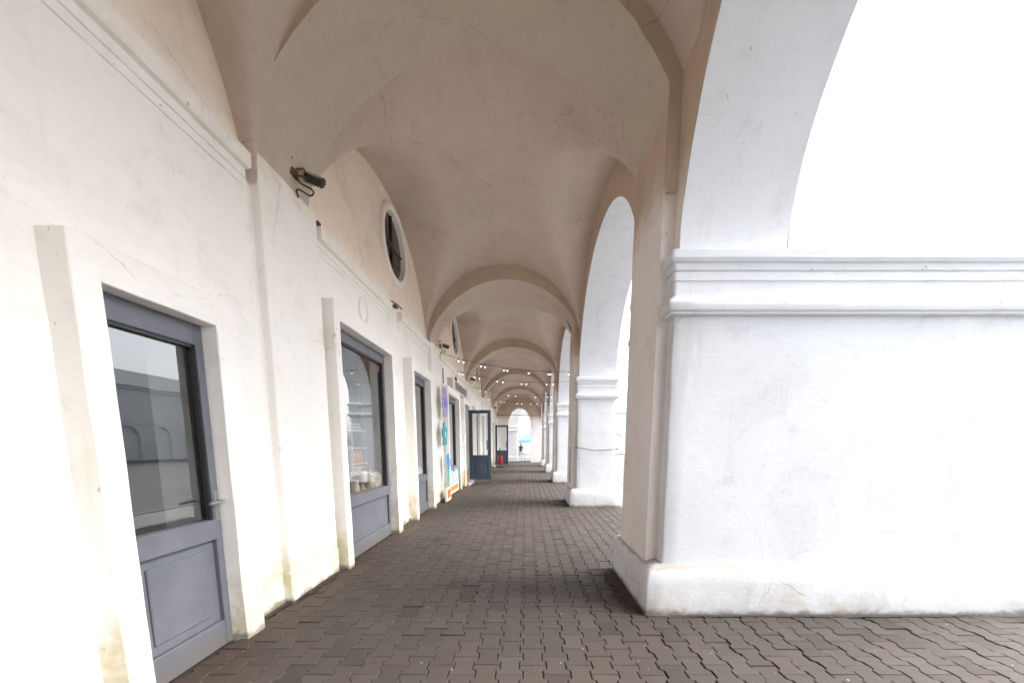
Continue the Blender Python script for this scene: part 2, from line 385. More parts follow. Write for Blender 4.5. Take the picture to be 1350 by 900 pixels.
at = me.attributes.new('tone', 'FLOAT', 'FACE'); at.data.foreach_set('value', tone); me.materials.append(M['paver'])
tag(link('paver_field', me, pave), kind='stuff')
pm = []
for k in range(6):
    v_, f_ = [], []; paver_geo(0, 0, 0, 0, v_, f_, 0.948 + 0.005 * k)
    me = bpy.data.meshes.new('paver'); me.from_pydata(v_, [], f_); me.materials.append(M['paver']); pm.append(me)
for x, y in vis[:300]:
    o = link('paver', pm[random.randrange(6)], pave)
    o.location = (x, y, random.gauss(0, .002) - (.007 if random.random() < .05 else 0)); o.rotation_euler = (random.gauss(0, .012), random.gauss(0, .012), random.gauss(0, .009))
    o['tone'] = random.random()

# brown earth gathered against the walls and piers
def earth(name, label, segs, seed):
    bm = bmesh.new()
    random.seed(seed); fl_ = bm.verts.layers.float.new('fade')
    for (x0, y0, x1, y1, wd) in segs:
        nx, n2 = 14, 4
        d = Vector((x1 - x0, y1 - y0)); L = d.length; d.normalize(); nrm = Vector((d.y, -d.x))
        g = []
        for i in range(nx + 1):
            row = []
            wv = wd * (0.55 + 0.75 * abs(noise.noise(Vector((x0 + i * .7, y0 + i * .43, seed)))) * 1.8) * (0.35 + 0.65 * math.sin(PI * min(max(i / nx, .06), .94)))
            for j in range(n2 + 1):
                f = j / n2
                p = Vector((x0, y0)) + d * (L * i / nx) + nrm * (wv * f)
                row.append(bm.verts.new((p.x, p.y, 0.014 * (1 - f) ** 1.5 + 0.004 + random.uniform(0, .004) * (1 - f))))
            g.append(row)
        for i in range(nx):
            for j in range(n2): bm.faces.new((g[i][j], g[i + 1][j], g[i + 1][j + 1], g[i][j + 1]))
        for i in range(nx + 1):
            for j in range(n2 + 1): g[i][j][fl_] = (1 - j / n2) * min(1, 4 * min(i, nx - i) / nx + .3)
    return tag(build(name, bm, M['dirt'], smooth=True), kind='stuff')
earth('earth', '', [(-2.37, 2.9, -2.37, 4.6, .16), (-2.33, 3.4, -2.33, 4.5, .22), (-2.3, 4.4, -2.21, 4.8, .1), (-2.25, 6.4, -2.25, 7.7, .09), (-2.3, 9.2, -2.3, 11.0, .07)], 3)
earth('earth', '', [(1.05, 4.62, 1.1, 3.2, .30), (1.05, 4.4, 1.1, 3.5, .22)], 5)
earth('earth', '', [(1.08, 10.5, 1.1, 9.2, .26), (1.08, 16.2, 1.1, 14.95, .2)], 8)
earth('earth', '', [(1.1, 3.235, 4.4, 3.235, .05)], 9)

# ------------------------------------------------------------------ the piers
def ring_pts(x0, x1, y0, y1, off, rc=0.025):
    x0 -= off; x1 += off; y0 -= off; y1 += off; pts = []
    for cx, cy, a0 in ((x1 - rc, y1 - rc, 0), (x0 + rc, y1 - rc, 90), (x0 + rc, y0 + rc, 180), (x1 - rc, y0 + rc, 270)):
        for k in range(3):
            a = R(a0 + 45 * k); pts.append((cx + rc * math.cos(a), cy + rc * math.sin(a)))
    # add points along the long sides
    res = []
    for i, p in enumerate(pts):
        res.append(p); q = pts[(i + 1) % len(pts)]
        if i % 3 == 2:
            nseg = max(6, int(math.dist(p, q) / 0.16))
            if off is not None: nseg = NS[i // 3]
            for k in range(1, nseg): res.append((p[0] + (q[0] - p[0]) * k / nseg, p[1] + (q[1] - p[1]) * k / nseg))
    return res
NS = [8, 8, 8, 8]
def loft(bm, x0, x1, y0, y1, prof, zsub=0.12):
    full = []
    for (za, oa), (zb, ob) in zip(prof, prof[1:]):
        n = max(1, int(abs(zb - za) / zsub))
        for k in range(n): full.append((za + (zb - za) * k / n, oa + (ob - oa) * k / n))
    full.append(prof[-1]); rings = []
    for z, o in full: rings.append([bm.verts.new((x, y, z)) for x, y in ring_pts(x0, x1, y0, y1, o)])
    n = len(rings[0])
    for a, b in zip(rings, rings[1:]):
        for k in range(n): bm.faces.new((a[k], a[(k + 1) % n], b[(k + 1) % n], b[k]))
    bm.faces.new(rings[0][::-1]); bm.faces.new(rings[-1])
CAP = [(2.64, -.02), (2.655, .0), (2.662, .042), (2.675, .044), (2.69, .062), (2.72, .07), (2.75, .07), (2.775, .06), (2.785, .042), (2.80, .040), (2.802, .018), (2.93, .016), (2.935, .026), (2.995, .028), (3.0, .012),
       (3.012, .012), (3.016, .026), (3.07, .03), (3.075, .048), (3.10, .062), (3.16, .064), (3.168, .05), (3.182, .02)]
labels = {0: None, 1: None,
          2: 'nearest white plastered pier with a wide face and cracked plinth at right',
          3: 'second white pier with a thin cable tied round it at waist height',
          4: 'third white pier from the camera between two shaded ribs',
          5: 'fourth white pier from the camera down the arcade',
          6: 'fifth and farthest white pier, next to the end wall',
          'back': 'white pier standing beside and behind the camera'}
for i, py in enumerate(PY):
    if i == 0: continue
    xo = XO if i != 2 else 4.75
    NS = [10, 8, 10, 8] if i != 2 else [26, 8, 26, 8]
    y1 = py + PD - 0.02
    t = thing('arcade_pier', labels[i] or labels['back'], 'pier', ((XI + XO) / 2, py + PD / 2, 0), 'white piers along the arcade')
    ofs = Vector(t.location)
    def fin(name, bm, mt, amp=0.006, seed=0, sc=2.2, ang=38):
        rough(bm, amp, sc, seed + i * 3)
        for v in bm.verts: v.co -= ofs
        return build(name, bm, mt, t, True, ang)
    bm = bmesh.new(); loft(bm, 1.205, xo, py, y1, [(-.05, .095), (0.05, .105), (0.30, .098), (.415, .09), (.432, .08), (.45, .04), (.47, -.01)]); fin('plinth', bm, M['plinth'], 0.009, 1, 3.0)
    bm = bmesh.new(); loft(bm, XI, xo, py, y1, [(.44, .005), (.9, 0), (2.7, -.004), (3.181, -.004)]); fin('shaft', bm, M['white'], 0.007, 2, 1.8)
    bm = bmesh.new(); loft(bm, XI, xo, py, y1, CAP, 0.2); fin('capital', bm, M['white'], 0.003, 4, 3, 22)
    # pilaster that carries the rib, on the walkway side
    bm = bmesh.new(); box(bm, 1.155, XI + .06, py + .14, py + PD - .12, .40, 4.4)
    for v in bm.verts:
        if v.co.x < 1.2: v.co.x += (v.co.z - .4) * 0.009
    subdiv(bm, .25); fin('pilaster', bm, M['spandrel'], 0.006, 5)

# ------------------------------------------------------------------ arcade wall with the round openings above the piers
aw = thing('arcade_wall', 'plastered wall of round open arches carried by the white piers', 'wall', (XI, 0, 0))
def arch_pts(i):
    e0, e1 = BAYS[i]; e0 -= .015; e1 += .015; yc = (e0 + e1) / 2; r = (e1 - e0) / 2
    return [(yc - r * math.cos(PI * k / 40), 3.176 + (r * 0.885) * math.sin(PI * k / 40)) for k in range(41)]
bmI, bmO = bmesh.new(), bmesh.new()
for bm, x in ((bmI, XI + .03), (bmO, XO - .02)):
    for i in range(len(BAYS)):
        ap = arch_pts(i)
        for (a, b) in zip(ap, ap[1:]):
            bm.faces.new([bm.verts.new(p) for p in ((x, a[0], a[1]), (x, b[0], b[1]), (x, b[0], 6.6), (x, a[0], 6.6))])
        y0 = ap[-1][0]; y1 = arch_pts(i + 1)[0][0] if i + 1 < len(BAYS) else YEND + .32
        bm.faces.new([bm.verts.new(p) for p in ((x, y0, 3.176), (x, y1, 3.176), (x, y1, 6.6), (x, y0, 6.6))])
    bmesh.ops.remove_doubles(bm, verts=bm.verts, dist=1e-4)
build('inner_face', bmI, M['spandrel'], aw).location.x = -XI
build('outer_face', bmO, M['white'], aw).location.x = -XI
for i in range(len(BAYS)):
    bm = bmesh.new(); ap = arch_pts(i); prev = None
    xs = [XI + .03 + (XO - .05 - XI) * k / 8 for k in range(9)]
    for y, z in ap:
        row = [bm.verts.new((x, y, z)) for x in xs]
        if prev:
            for k in range(8): bm.faces.new((prev[k], prev[k + 1], row[k + 1], row[k]))
        prev = row
    rough(bm, .006, 1.6, i)
    for v in bm.verts: v.co.x -= XI
    build('arch_soffit', bm, M['white'], aw, True)
# the short wall that continues the nearest pier outwards
wg = thing('wing_wall', 'white wall stub rising above the nearest pier outside the arcade', 'wall', (3.5, 3.9, 3.2))
bm = bmesh.new(); box(bm, XO - .015 - 3.5, 4.74 - 3.5, 3.36 - 3.9, 4.49 - 3.9, -.03, 3.4); subdiv(bm, .3); rough(bm, .006, 1.5, 9)
build('wall_body', bm, M['white'], wg, True, 35)

# ------------------------------------------------------------------ vaulted ceiling: groined bays and the ribs between
vc = thing('vaulted_ceiling', 'dusky pinkish plaster groin vaults with thick round ribs over the walkway', 'vaulted ceiling')
def sup(u, e=2.0): return max(0.0, 1 - min(1, abs(u)) ** e) ** (1 / e)
def smax(a, b, k):
    h = max(0, min(1, .5 + .5 * (a - b) / k)); return b + (a - b) * h + k * h * (1 - h)
XL, XR = XW - .05, XI + .06
for i, (y0, y1) in enumerate(BAYS):
    y0r, y1r = y0 - .18, y1 + .16
    cr = CROWN[i] + 0.2
    nx, ny = 56, 60; rows = []
    bm = bmesh.new()
    for a in range(nx + 1):
        s = a / nx; x = XL + (XR - XL) * (0.5 - 0.5 * math.cos(PI * s)) * 0.75 + (XR - XL) * s * 0.25
        row = []
        for b in range(ny + 1):
            q = b / ny; y = y0r + (y1r - y0r) * ((0.5 - 0.5 * math.cos(PI * q)) * .75 + q * .25)
            yc = (y0r + y1r) / 2; v = (y - yc) / ((y1r - y0r) / 2); u = (x + .535 - (.13 if i == 1 else 0)) / 1.93
            zA = 3.55 + (cr - 3.55) * sup(u, 2.1) + .14 * (1 - v * v) * (1 - u * u if abs(u) < 1 else 0)
            lc = cr + .10 - .17 * s                               # the lunette is lower on the open side
            zB = 3.3 + (lc - 3.3) * sup(v * .985, 2.15)
            k = 0.05 + 0.45 * (1 - abs(v)) * (1 - min(1, abs(u)))
            z = smax(zA, zB, k) + .012 * noise.noise(Vector((x * 1.3, y * 1.1, i)))
            row.append(bm.verts.new((x, y, z)))
        rows.append(row)
    for a in range(nx):
        for b in range(ny): bm.faces.new((rows[a][b], rows[a + 1][b], rows[a + 1][b + 1], rows[a][b + 1]))
    build('vault', bm, M['vault'], vc, True)
for i, py in enumerate(PY):
    cr = CROWN[i]; ya, yb = py + .13, py + PD - (.15 if i <= 2 else .42)
    prof = []
    for k in range(97):
        th = PI * k / 96; x = -.465 - 1.875 * math.cos(th); z = 3.62 + (cr - 3.62) * math.sin(th)
        if z < (3.75 if x > 0 else 4.10): continue
        if x > 1.19: x = 1.19 + (x - 1.19) * .06
        if x < -1.8: x -= .065 * (-1.8 - x) / .48
        prof.append((x, z))
    prof = [(prof[0][0] - .01, 4.085)] + prof + [(prof[-1][0] + .005, 3.7)]
    bm = bmesh.new(); ysn = 14
    g = []
    for x, z in prof:
        g.append([bm.verts.new((x, ya + (yb - ya) * j / ysn, z)) for j in range(ysn + 1)])
    for a, b in zip(g, g[1:]):
        for j in range(ysn):
            f = bm.faces.new((a[j], a[j + 1], b[j + 1], b[j])); f.material_index = 0
    for j in (0, ysn):
        o_ = []
        for x, z in prof:
            dx, dz = x + .465, z - 3.62; L = math.hypot(dx, dz); e = .62
            o_.append(bm.verts.new((x + dx / L * e if abs(dx) > .9 else x + dx / L * e, g[0][j].co.y, min(6.3, z + dz / L * e))))
        for a in range(len(g) - 1):
            f = bm.faces.new((g[a][j], g[a + 1][j], o_[a + 1], o_[a])); f.material_index = 1
    rough(bm, .010, 2.4, i + 20); rough(bm, .005, 8, i + 40)
    build('rib', bm, [M['rib'] if i < 3 else M['vault'], M['ribface']], vc, True, 40)
rf = thing('roof', 'unseen grey roof slab over the whole arcade, added to block light', 'roof', (0, 12, 6.6))
bm = bmesh.new(); box(bm, -7, 2.9, -21.5, 20.9, 0, .25); build('light_block_deck', bm, M['roof'], rf)  # unseen slab added above the vaults to keep light out

# ------------------------------------------------------------------ shop wall with pilasters, portals, windows, doors, round windows
sw = thing('shop_wall', 'long white plastered wall of grey shop windows and doors with round windows above', 'wall')
# (y0, y1, kind)
OPEN = [(-7.0, -5.2, 'window'), (-4.4, -3.1, 'window'), (-.9, .55, 'window'), (2.1, 2.84, 'narrow'), (4.67, 6.42, 'window'), (7.66, 8.95, 'window'), (11.0, 12.72, 'window'), (13.9, 14.98, 'door'),
        (17.0, 18.5, 'window'), (19.2, 20.3, 'window'), (22.3, 23.8, 'window'), (25.1, 26.2, 'door')]
ZT = 3.03
def ztop(k): return 2.42 if k == 'narrow' else ZT
bm = bmesh.new()
def quad(bm, pts, mi=0):
    f = bm.faces.new([bm.verts.new(p) for p in pts]); f.material_index = mi; return f
def rect_yz(bm, x, y0, y1, z0, z1, step=.5):
    ny = max(1, int((y1 - y0) / step)); nz = max(1, int((z1 - z0) / step))
    for a in range(ny):
        for b in range(nz):
            ya, yb = y0 + (y1 - y0) * a / ny, y0 + (y1 - y0) * (a + 1) / ny; za, zb = z0 + (z1 - z0) * b / nz, z0 + (z1 - z0) * (b + 1) / nz
            quad(bm, [(x, ya, za), (x, yb, za), (x, yb, zb), (x, ya, zb)])
ZM = 3.9
yy = -9.0
for (a, b, k) in OPEN:
    rect_yz(bm, XW, yy, a, -.1, ZM); rect_yz(bm, XW, a, b, ztop(k), ZM)
    # reveals, back from the wall plane
    quad(bm, [(XW, a, -.1), (XW - .4, a, -.1), (XW - .4, a, ztop(k)), (XW, a, ztop(k))]); quad(bm, [(XW, b, -.1), (XW - .4, b, -.1), (XW - .4, b, ztop(k)), (XW, b, ztop(k))])
    quad(bm, [(XW, a, ztop(k)), (XW - .4, a, ztop(k)), (XW - .4, b, ztop(k)), (XW, b, ztop(k))])
    yy = b
YL = 27.9                                               # the wall gives way to an open arch in the last bay
rect_yz(bm, XW, yy, YL, -.1, ZM)
# end arch on the shop side
ya, yb = YL, 32.0; yc, r_ = (ya + yb) / 2, (yb - ya) / 2
pts = [(ya, -.1)] + [(yc - r_ * math.cos(PI * k / 24), 2.9 + r_ * .85 * math.sin(PI * k / 24)) for k in range(25)] + [(yb, -.1)]
for (p, q) in zip(pts, pts[1:]):
    quad(bm, [(XW, p[0], p[1]), (XW - .9, p[0], p[1]), (XW - .9, q[0], q[1]), (XW, q[0], q[1])])
    if q[0] > p[0]: quad(bm, [(XW, p[0], p[1]), (XW, q[0], q[1]), (XW, q[0], 6.5), (XW, p[0], 6.5)])
rect_yz(bm, XW, yb, YEND + 1, -.1, 6.5)
# lunette zone with the round windows
OC = []
def hole_cell(bm, x, y0, y1, z0, z1, cy, cz, r):
    angs = sorted([2 * PI * k / 40 for k in range(40)] + [math.atan2(z - cz, y - cy) % (2 * PI) for y in (y0, y1) for z in (z0, z1)])
    inn, out = [], []
    for a in angs:
        c, s = math.cos(a), math.sin(a)
        ts = [((y1 if c > 0 else y0) - cy) / c if abs(c) > 1e-6 else 1e9, ((z1 if s > 0 else z0) - cz) / s if abs(s) > 1e-6 else 1e9]
        t_ = min(ts); inn.append((cy + r * c, cz + r * s)); out.append((cy + t_ * c, cz + t_ * s))
    n_ = len(angs)
    for k in range(n_):
        j = (k + 1) % n_
        quad(bm, [(x, *inn[k]), (x, *out[k]), (x, *out[j]), (x, *inn[j])])
        quad(bm, [(x, *inn[k]), (x, *inn[j]), (x - .35, *inn[j]), (x - .35, *inn[k])])
prev = -9.0
for i, (y0, y1) in enumerate(BAYS[:-1]):
    cy = 7.28 if i == 2 else (13.0 if i == 3 else (y0 + y1) / 2 + .3); cz = 5.13 if i < 4 else 5.05
    OC.append((cy, cz))
    if cy - 1 > prev: rect_yz(bm, XW, prev, cy - 1, ZM, 6.5)
    hole_cell(bm, XW, cy - 1, cy + 1, ZM, 6.5, cy, cz, .54); prev = cy + 1
rect_yz(bm, XW, prev, YL, ZM, 6.5)
bmesh.ops.remove_doubles(bm, verts=bm.verts, dist=1e-4)
build('wall_face', bm, M['wallwhite'], sw)

def jag_box(x0, x1, y0, y1, z0, z1, mt, name, parent, amp=.004, seed=0, bev=.008, sub=.22):
    bm = bmesh.new(); box(bm, x0, x1, y0, y1, z0, z1, bev=bev); subdiv(bm, sub); rough(bm, amp, 3.2, seed)
    return build(name, bm, mt, parent, True, 40)
# pilasters under the ribs
for i, py in enumerate(PY):
    jag_box(XW - .03, -2.325, py + .2, py + 1.12, -.06, 4.09, M['wallwhite'], 'pilaster', sw, .006, i)
    bm = bmesh.new(); box(bm, XW - .02, -2.312, py + .19, py + 1.13, -.06, .3, bev=.012); subdiv(bm, .15); rough(bm, .012, 4, i)
    build('pilaster_foot', bm, M['wallwhite'], sw, True, 40)
# portal surrounds and string courses, one pair per opening
def portal(a, b, k, n):
    zt = ztop(k); bm = bmesh.new(); wn, wf, th = .14, .20, .21; xf = -2.22 if k != 'narrow' else -2.25
    box(bm, XW - .02, xf, a - wn, a, -.06, zt + th, bev=.006)
    box(bm, XW - .02, xf - .002, b, b + wf, -.06, zt + th - .003, bev=.006)
    box(bm, XW - .02, xf - .001, a - .004, b + .004, zt, zt + th - .001, bev=.006)
    subdiv(bm, .22); rough(bm, .005, 3.0, n); build('portal_surround', bm, M['wallwhite'], sw, True, 35)
CORN = [(3.74, 0), (3.742, .022), (3.80, .026), (3.802, .04), (3.865, .045), (3.87, .085), (3.885, .10), (3.985, .105), (4.0, .085), (4.015, 0)]
def cornice(y0, y1, n):
    bm = bmesh.new(); m_ = max(3, int((y1 - y0) / .2)); prev = None
    for k in range(m_ + 1):
        y = y0 + (y1 - y0) * k / m_
        row = [bm.verts.new((XW - .01 + o * 1.0, y, z)) for z, o in CORN]
        if prev:
            for j in range(len(CORN) - 1): bm.faces.new((prev[j], prev[j + 1], row[j + 1], row[j]))
        else: bm.faces.new(row)
        prev = row
    bm.faces.new(prev[::-1]); rough(bm, .004, 4, n); build('string_course', bm, M['wallwhite'], sw, True, 25)
for n, (a, b, k) in enumerate(OPEN): portal(a, b, k, n)
for n, (a, b) in enumerate([(-7.2, -5), (-4.8, -2.4), (-1.25, .95), (1.2, 3.45), (4.53, 6.8), (7.3, 9.45), (10.5, 12.9), (13.3, 15.15), (16.2, 18.6), (19.0, 20.7), (21.9, 24.0), (24.5, 26.5)]): cornice(a, b, n)
for n, (cy, cz) in enumerate([(5.78, 3.52), (8.35, 3.52)]):
    bm = bmesh.new(); rings = []
    for k in range(28):
        a = 2 * PI * k / 28; rings.append([bm.verts.new((XW + dx, cy + rr * math.cos(a), cz + rr * math.sin(a) * 1.1)) for rr, dx in ((.175, -.01), (.17, .022), (.145, .03), (.125, .018), (.12, -.01))])
    for k in range(28):
        for j in range(4): bm.faces.new((rings[k][j], rings[k][j + 1], rings[(k + 1) % 28][j + 1], rings[(k + 1) % 28][j]))
    if n == 0: build('ring_moulding', bm, M['wallwhite'], sw, True)
    else: bm.free()
# rusty iron bracket in the broken gap of the string course
bm = bmesh.new(); box(bm, XW, XW + .08, 7.0, 7.16, 4.02, 4.04); tube(bm, [(XW, 7.0, 4.1), (XW + .09, 7.1, 4.06), (XW + .1, 7.28, 4.05)], .012)
build('iron_bracket', bm, M['rust'], sw)
bm = bmesh.new(); box(bm, XW, XW + .08, 4.5, 4.56, 4.018, 4.045)
build('iron_bracket', bm, M['rust'], sw)

XG = -2.385
def rbox(bm, x0, x1, y0, y1, z0, z1): box(bm, x0, x1, y0, y1, z0, z1, bev=.005)
def shop_window(a, b, k, n):
    zt = ztop(k); zp = .86 if k != 'narrow' else 1.0
    g = .062; bm = bmesh.new(); xb, xf = XG - .06, XG + .02
    rbox(bm, xb, xf, a + .002, a + g, 0, zt - .002); rbox(bm, xb, xf, b - g, b - .002, 0, zt - .002)
    rbox(bm, xb, xf - .002, a + g, b - g, zt - .15, zt - .003); rbox(bm, xb, xf + .012, a + g - .01, b - g + .01, zp - .15, zp)
    rbox(bm, xb, xf - .003, a + g, b - g, 0.0, .20)
    wdw = build('shop_window', bm, M['greywood'], sw)
    bm = bmesh.new(); rbox(bm, XG - .05, XG - .012, a + g, b - g, .20, zp - .15)           # recessed field
    rbox(bm, XG - .03, XG + .004, a + g + .09, b - g - .09, .27, zp - .22)
    build('lower_panel', bm, M['greywood'], wdw)
    bm = bmesh.new(); z0, z1 = zp - .01, zt - .14
    quad(bm, [(XG - .03, a + g - .01, z0), (XG - .03, b - g + .01, z0), (XG - .03, b - g + .01, z1), (XG - .03, a + g - .01, z1)])
    build('glass', bm, M['glass'], wdw)
    bm = bmesh.new()
    for (ya, yb, za, zb) in ((a + g, a + g + .018, z0, z1), (b - g - .018, b - g, z0, z1), (a + g, b - g, z1 - .03, z1 - .012)): box(bm, XG - .028, XG + .004, ya, yb, za, zb)
    build('gasket', bm, M['blackmetal'], wdw)
    if k == 'narrow':
        bm = bmesh.new(); box(bm, XG + .02, XG + .027, b - .052, b - .012, .98, 1.22, bev=.003); tube(bm, [(XG + .02, b - .032, 1.14), (XG + .075, b - .032, 1.14), (XG + .08, b - .05, 1.14), (XG + .08, b - .16, 1.135)], .011, 8); build('handle', bm, M['steel'], wdw)
        for zh in (.35, 1.2, 2.1):
            bm = bmesh.new(); tube(bm, [(XG + .025, a + .012, zh), (XG + .025, a + .012, zh + .11)], .011, 8); build('hinge', bm, M['steel'], wdw)
    if n == 4:
        bm = bmesh.new(); box(bm, XG - .029, XG - .026, b - .17, b - .10, z1 - .14, z1 - .05); build('sticker', bm, M['redlabel'], wdw)
for n, (a, b, k) in enumerate(OPEN):
    if k != 'door': shop_window(a, b, k, n)
# round windows
for i, (cy, cz) in enumerate(OC):
    bm = bmesh.new(); seg = 44; prof = [(.535, -.30), (.535, .0), (.545, .035), (.595, .055), (.64, .05), (.672, .03), (.685, -.01)]
    rings = [[bm.verts.new((XW + dx, cy + rr * math.cos(2 * PI * k / seg), cz + rr * math.sin(2 * PI * k / seg))) for rr, dx in prof] for k in range(seg)]
    for k in range(seg):
        for j in range(len(prof) - 1): bm.faces.new((rings[k][j], rings[k][j + 1], rings[(k + 1) % seg][j + 1], rings[(k + 1) % seg][j]))
    rough(bm, .004, 3, i); ow = build('round_window', bm, M['ringwhite'], sw, True, 40)
    bm = bmesh.new(); vs_ = [bm.verts.new((XW - .055, cy + .53 * math.cos(2 * PI * k / seg), cz + .53 * math.sin(2 * PI * k / seg))) for k in range(seg)]; bm.faces.new(vs_)
    build('pane', bm, M['darkglass'], ow)
    bm = bmesh.new()
    tube(bm, [(XW - .045, cy - .02, cz - .52), (XW - .045, cy + .02, cz + .52)], .022, 6); tube(bm, [(XW - .045, cy - .52, cz), (XW - .045, cy + .52, cz + .03)], .022, 6)
    tube(bm, [(XW - .03, cy - .47, cz + .15), (XW - .01, cy, cz - .16), (XW - .03, cy + .46, cz - .2)], .008, 5)
    build('glazing_bar', bm, M['blackmetal'], ow)
# dim rooms behind the windows
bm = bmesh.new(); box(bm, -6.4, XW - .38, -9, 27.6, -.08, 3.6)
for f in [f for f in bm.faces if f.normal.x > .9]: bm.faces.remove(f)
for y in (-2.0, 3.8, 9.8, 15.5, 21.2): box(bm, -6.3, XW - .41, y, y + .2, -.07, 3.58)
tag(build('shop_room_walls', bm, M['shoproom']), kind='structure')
bm = bmesh.new()
for n in range(11):
    pass
bm.free()

# doors standing open, square to the wall
def door(y, xh, wd, z0, h, label):
    bm = bmesh.new(); x0, x1 = xh, xh + wd; t_ = .055; st = .13; zp = z0 + .98
    rbox(bm, x0, x0 + st, y, y + t_, z0, z0 + h); rbox(bm, x1 - st, x1, y, y + t_, z0, z0 + h)
    rbox(bm, x0 + st, x1 - st, y + .002, y + t_ - .002, z0 + h - .13, z0 + h); rbox(bm, x0 + st, x1 - st, y + .002, y + t_ - .002, z0 + .84, zp); rbox(bm, x0 + st, x1 - st, y + .002, y + t_ - .002, z0, z0 + .15)
    d = build('shop_door', bm, M['darkwood'], sw); d['label'] = label
    bm = bmesh.new(); rbox(bm, x0 + st, x1 - st, y + .022, y + .036, z0 + .15, z0 + .84); rbox(bm, x0 + st + .07, x1 - st - .07, y + .008, y + .03, z0 + .22, z0 + .77)
    build('door_panel', bm, M['darkwood'], d)
    bm = bmesh.new(); quad(bm, [(x0 + st - .01, y + .028, zp - .01), (x1 - st + .01, y + .028, zp - .01), (x1 - st + .01, y + .028, z0 + h - .12), (x0 + st - .01, y + .028, z0 + h - .12)])
    build('glass', bm, M['doorglass'], d)
    bm = bmesh.new(); tube(bm, [(x1 - st - .02, y - .005, z0 + 1.2), (x1 - st - .02, y - .06, z0 + 1.2), (x1 - st - .02, y - .06, z0 + 1.55), (x1 - st - .02, y - .005, z0 + 1.55)], .02, 8); box(bm, x1 - .1, x1 - .04, y - .012, y, z0 + 1.0, z0 + 1.07)
    build('handle', bm, M['blackmetal'], d)
    bm = bmesh.new(); tube(bm, [(x0 + .02, y - .02, z0 + h - .03), (x0 + .45, y - .03, z0 + h - .05)], .014, 6); build('door_closer', bm, M['steel'], d)
door(14.96, -2.245, .86, .15, 2.75, 'slate blue glazed door standing open nearest the camera')
door(26.2, -2.12, .92, .15, 2.72, 'slate blue glazed door standing open near the end of the arcade')
for (a, b) in ((13.9, 14.98), (25.1, 26.2)):
    bm = bmesh.new(); rbox(bm, XG - .08, XG, a + .002, a + .07, 0, ZT - .002); rbox(bm, XG - .08, XG, b - .07, b - .002, 0, ZT - .002); rbox(bm, XG - .08, XG - .002, a + .07, b - .07, ZT - .08, ZT - .003)
    build('door_frame', bm, M['darkwood'], sw)
    bm = bmesh.new(); box(bm, XW - .35, -2.12, a - .02, b + .35, -.03, .10, bev=.015); subdiv(bm, .2); rough(bm, .006, 4); build('doorstep', bm, M['slab'], sw)

# ------------------------------------------------------------------ end wall
ew = thing('end_wall', 'pale plastered end wall with one round arch leading out to the square', 'wall', (0, YEND, 0))
bm = bmesh.new()
yn, yf = 0.0, 1.9
near = [(-1.49, -.1)] + [(-.525 - .965 * math.cos(PI * k / 24), 3.2 + 1.42 * math.sin(PI * k / 24)) for k in range(25)] + [(.44, -.1)]
for p, q in zip(near, near[1:]):
    if q[0] > p[0]: quad(bm, [(p[0], 0, p[1]), (q[0], 0, q[1]), (q[0], 0, 6.5), (p[0], 0, 6.5)], 1)
    quad(bm, [(p[0], 0, p[1]), (q[0], 0, q[1]), (q[0], .75, q[1]), (p[0], .75, p[1])])
quad(bm, [(-3.4, 0, -.1), (-1.49, 0, -.1), (-1.49, 0, 6.5), (-3.4, 0, 6.5)], 1); quad(bm, [(.44, 0, -.1), (2.3, 0, -.1), (2.3, 0, 6.5), (.44, 0, 6.5)], 1)
bmesh.ops.remove_doubles(bm, verts=bm.verts, dist=1e-4)
build('wall_face', bm, [M['white'], M['spandrel']], ew)
# the outer corner pier and arch just behind it
NS = [6, 6, 6, 6]
bm = bmesh.new(); loft(bm, -2.6, -.70, 2.1, 3.1, [(-.1, .06), (.4, .06), (.44, 0), (2.7, 0), (2.72, .06), (2.8, .07), (2.84, .02), (3.05, .02), (3.08, .05), (3.15, .05), (3.16, 0)]); build('corner_pier', bm, M['white'], ew, True, 40)
bm = bmesh.new()
far = [(-.72 + .66 - .66 * math.cos(PI * k / 24), 3.14 + 1.75 * math.sin(PI * k / 24)) for k in range(25)]
for p, q in zip(far, far[1:]):
    quad(bm, [(p[0], 2.12, p[1]), (q[0], 2.12, q[1]), (q[0], 2.12, 6.5), (p[0], 2.12, 6.5)])
    quad(bm, [(p[0], 2.12, p[1]), (q[0], 2.12, q[1]), (q[0], 3.05, q[1]), (p[0], 3.05, p[1])])
quad(bm, [(-2.6, 2.12, 3.14), (-.72, 2.12, 3.14), (-.72, 2.12, 6.5), (-2.6, 2.12, 6.5)]); box(bm, .6, 1.2, 2.121, 3.05, -.1, 6.49)
build('outer_arch', bm, M['white'], ew)
tr = thing('tie_rod', 'thin iron tie rod spanning the vault before the end arch', 'tie rod', (-2.4, 30.9, 3.9))
bm = bmesh.new(); tube(bm, [(0, 0, .03), (3.7, 0, -.05)], .022, 6); build('rod', bm, M['rust'], tr)
bm = bmesh.new(); tube(bm, [(0.08, 0, .25), (.08, 0, -.2)], .03, 6); build('anchor', bm, M['rust'], tr)
# unseen wall added behind the camera, stopping light from the open end
bk = thing('light_stop_wall', 'unseen cross wall added behind the camera to stop light from the open end', 'wall', (-.5, -8.9, 0))
bm = bmesh.new(); box(bm, -6, 3, -.3, 0, -.1, 6.5); build('wall_body', bm, M['wallwhite'], bk)

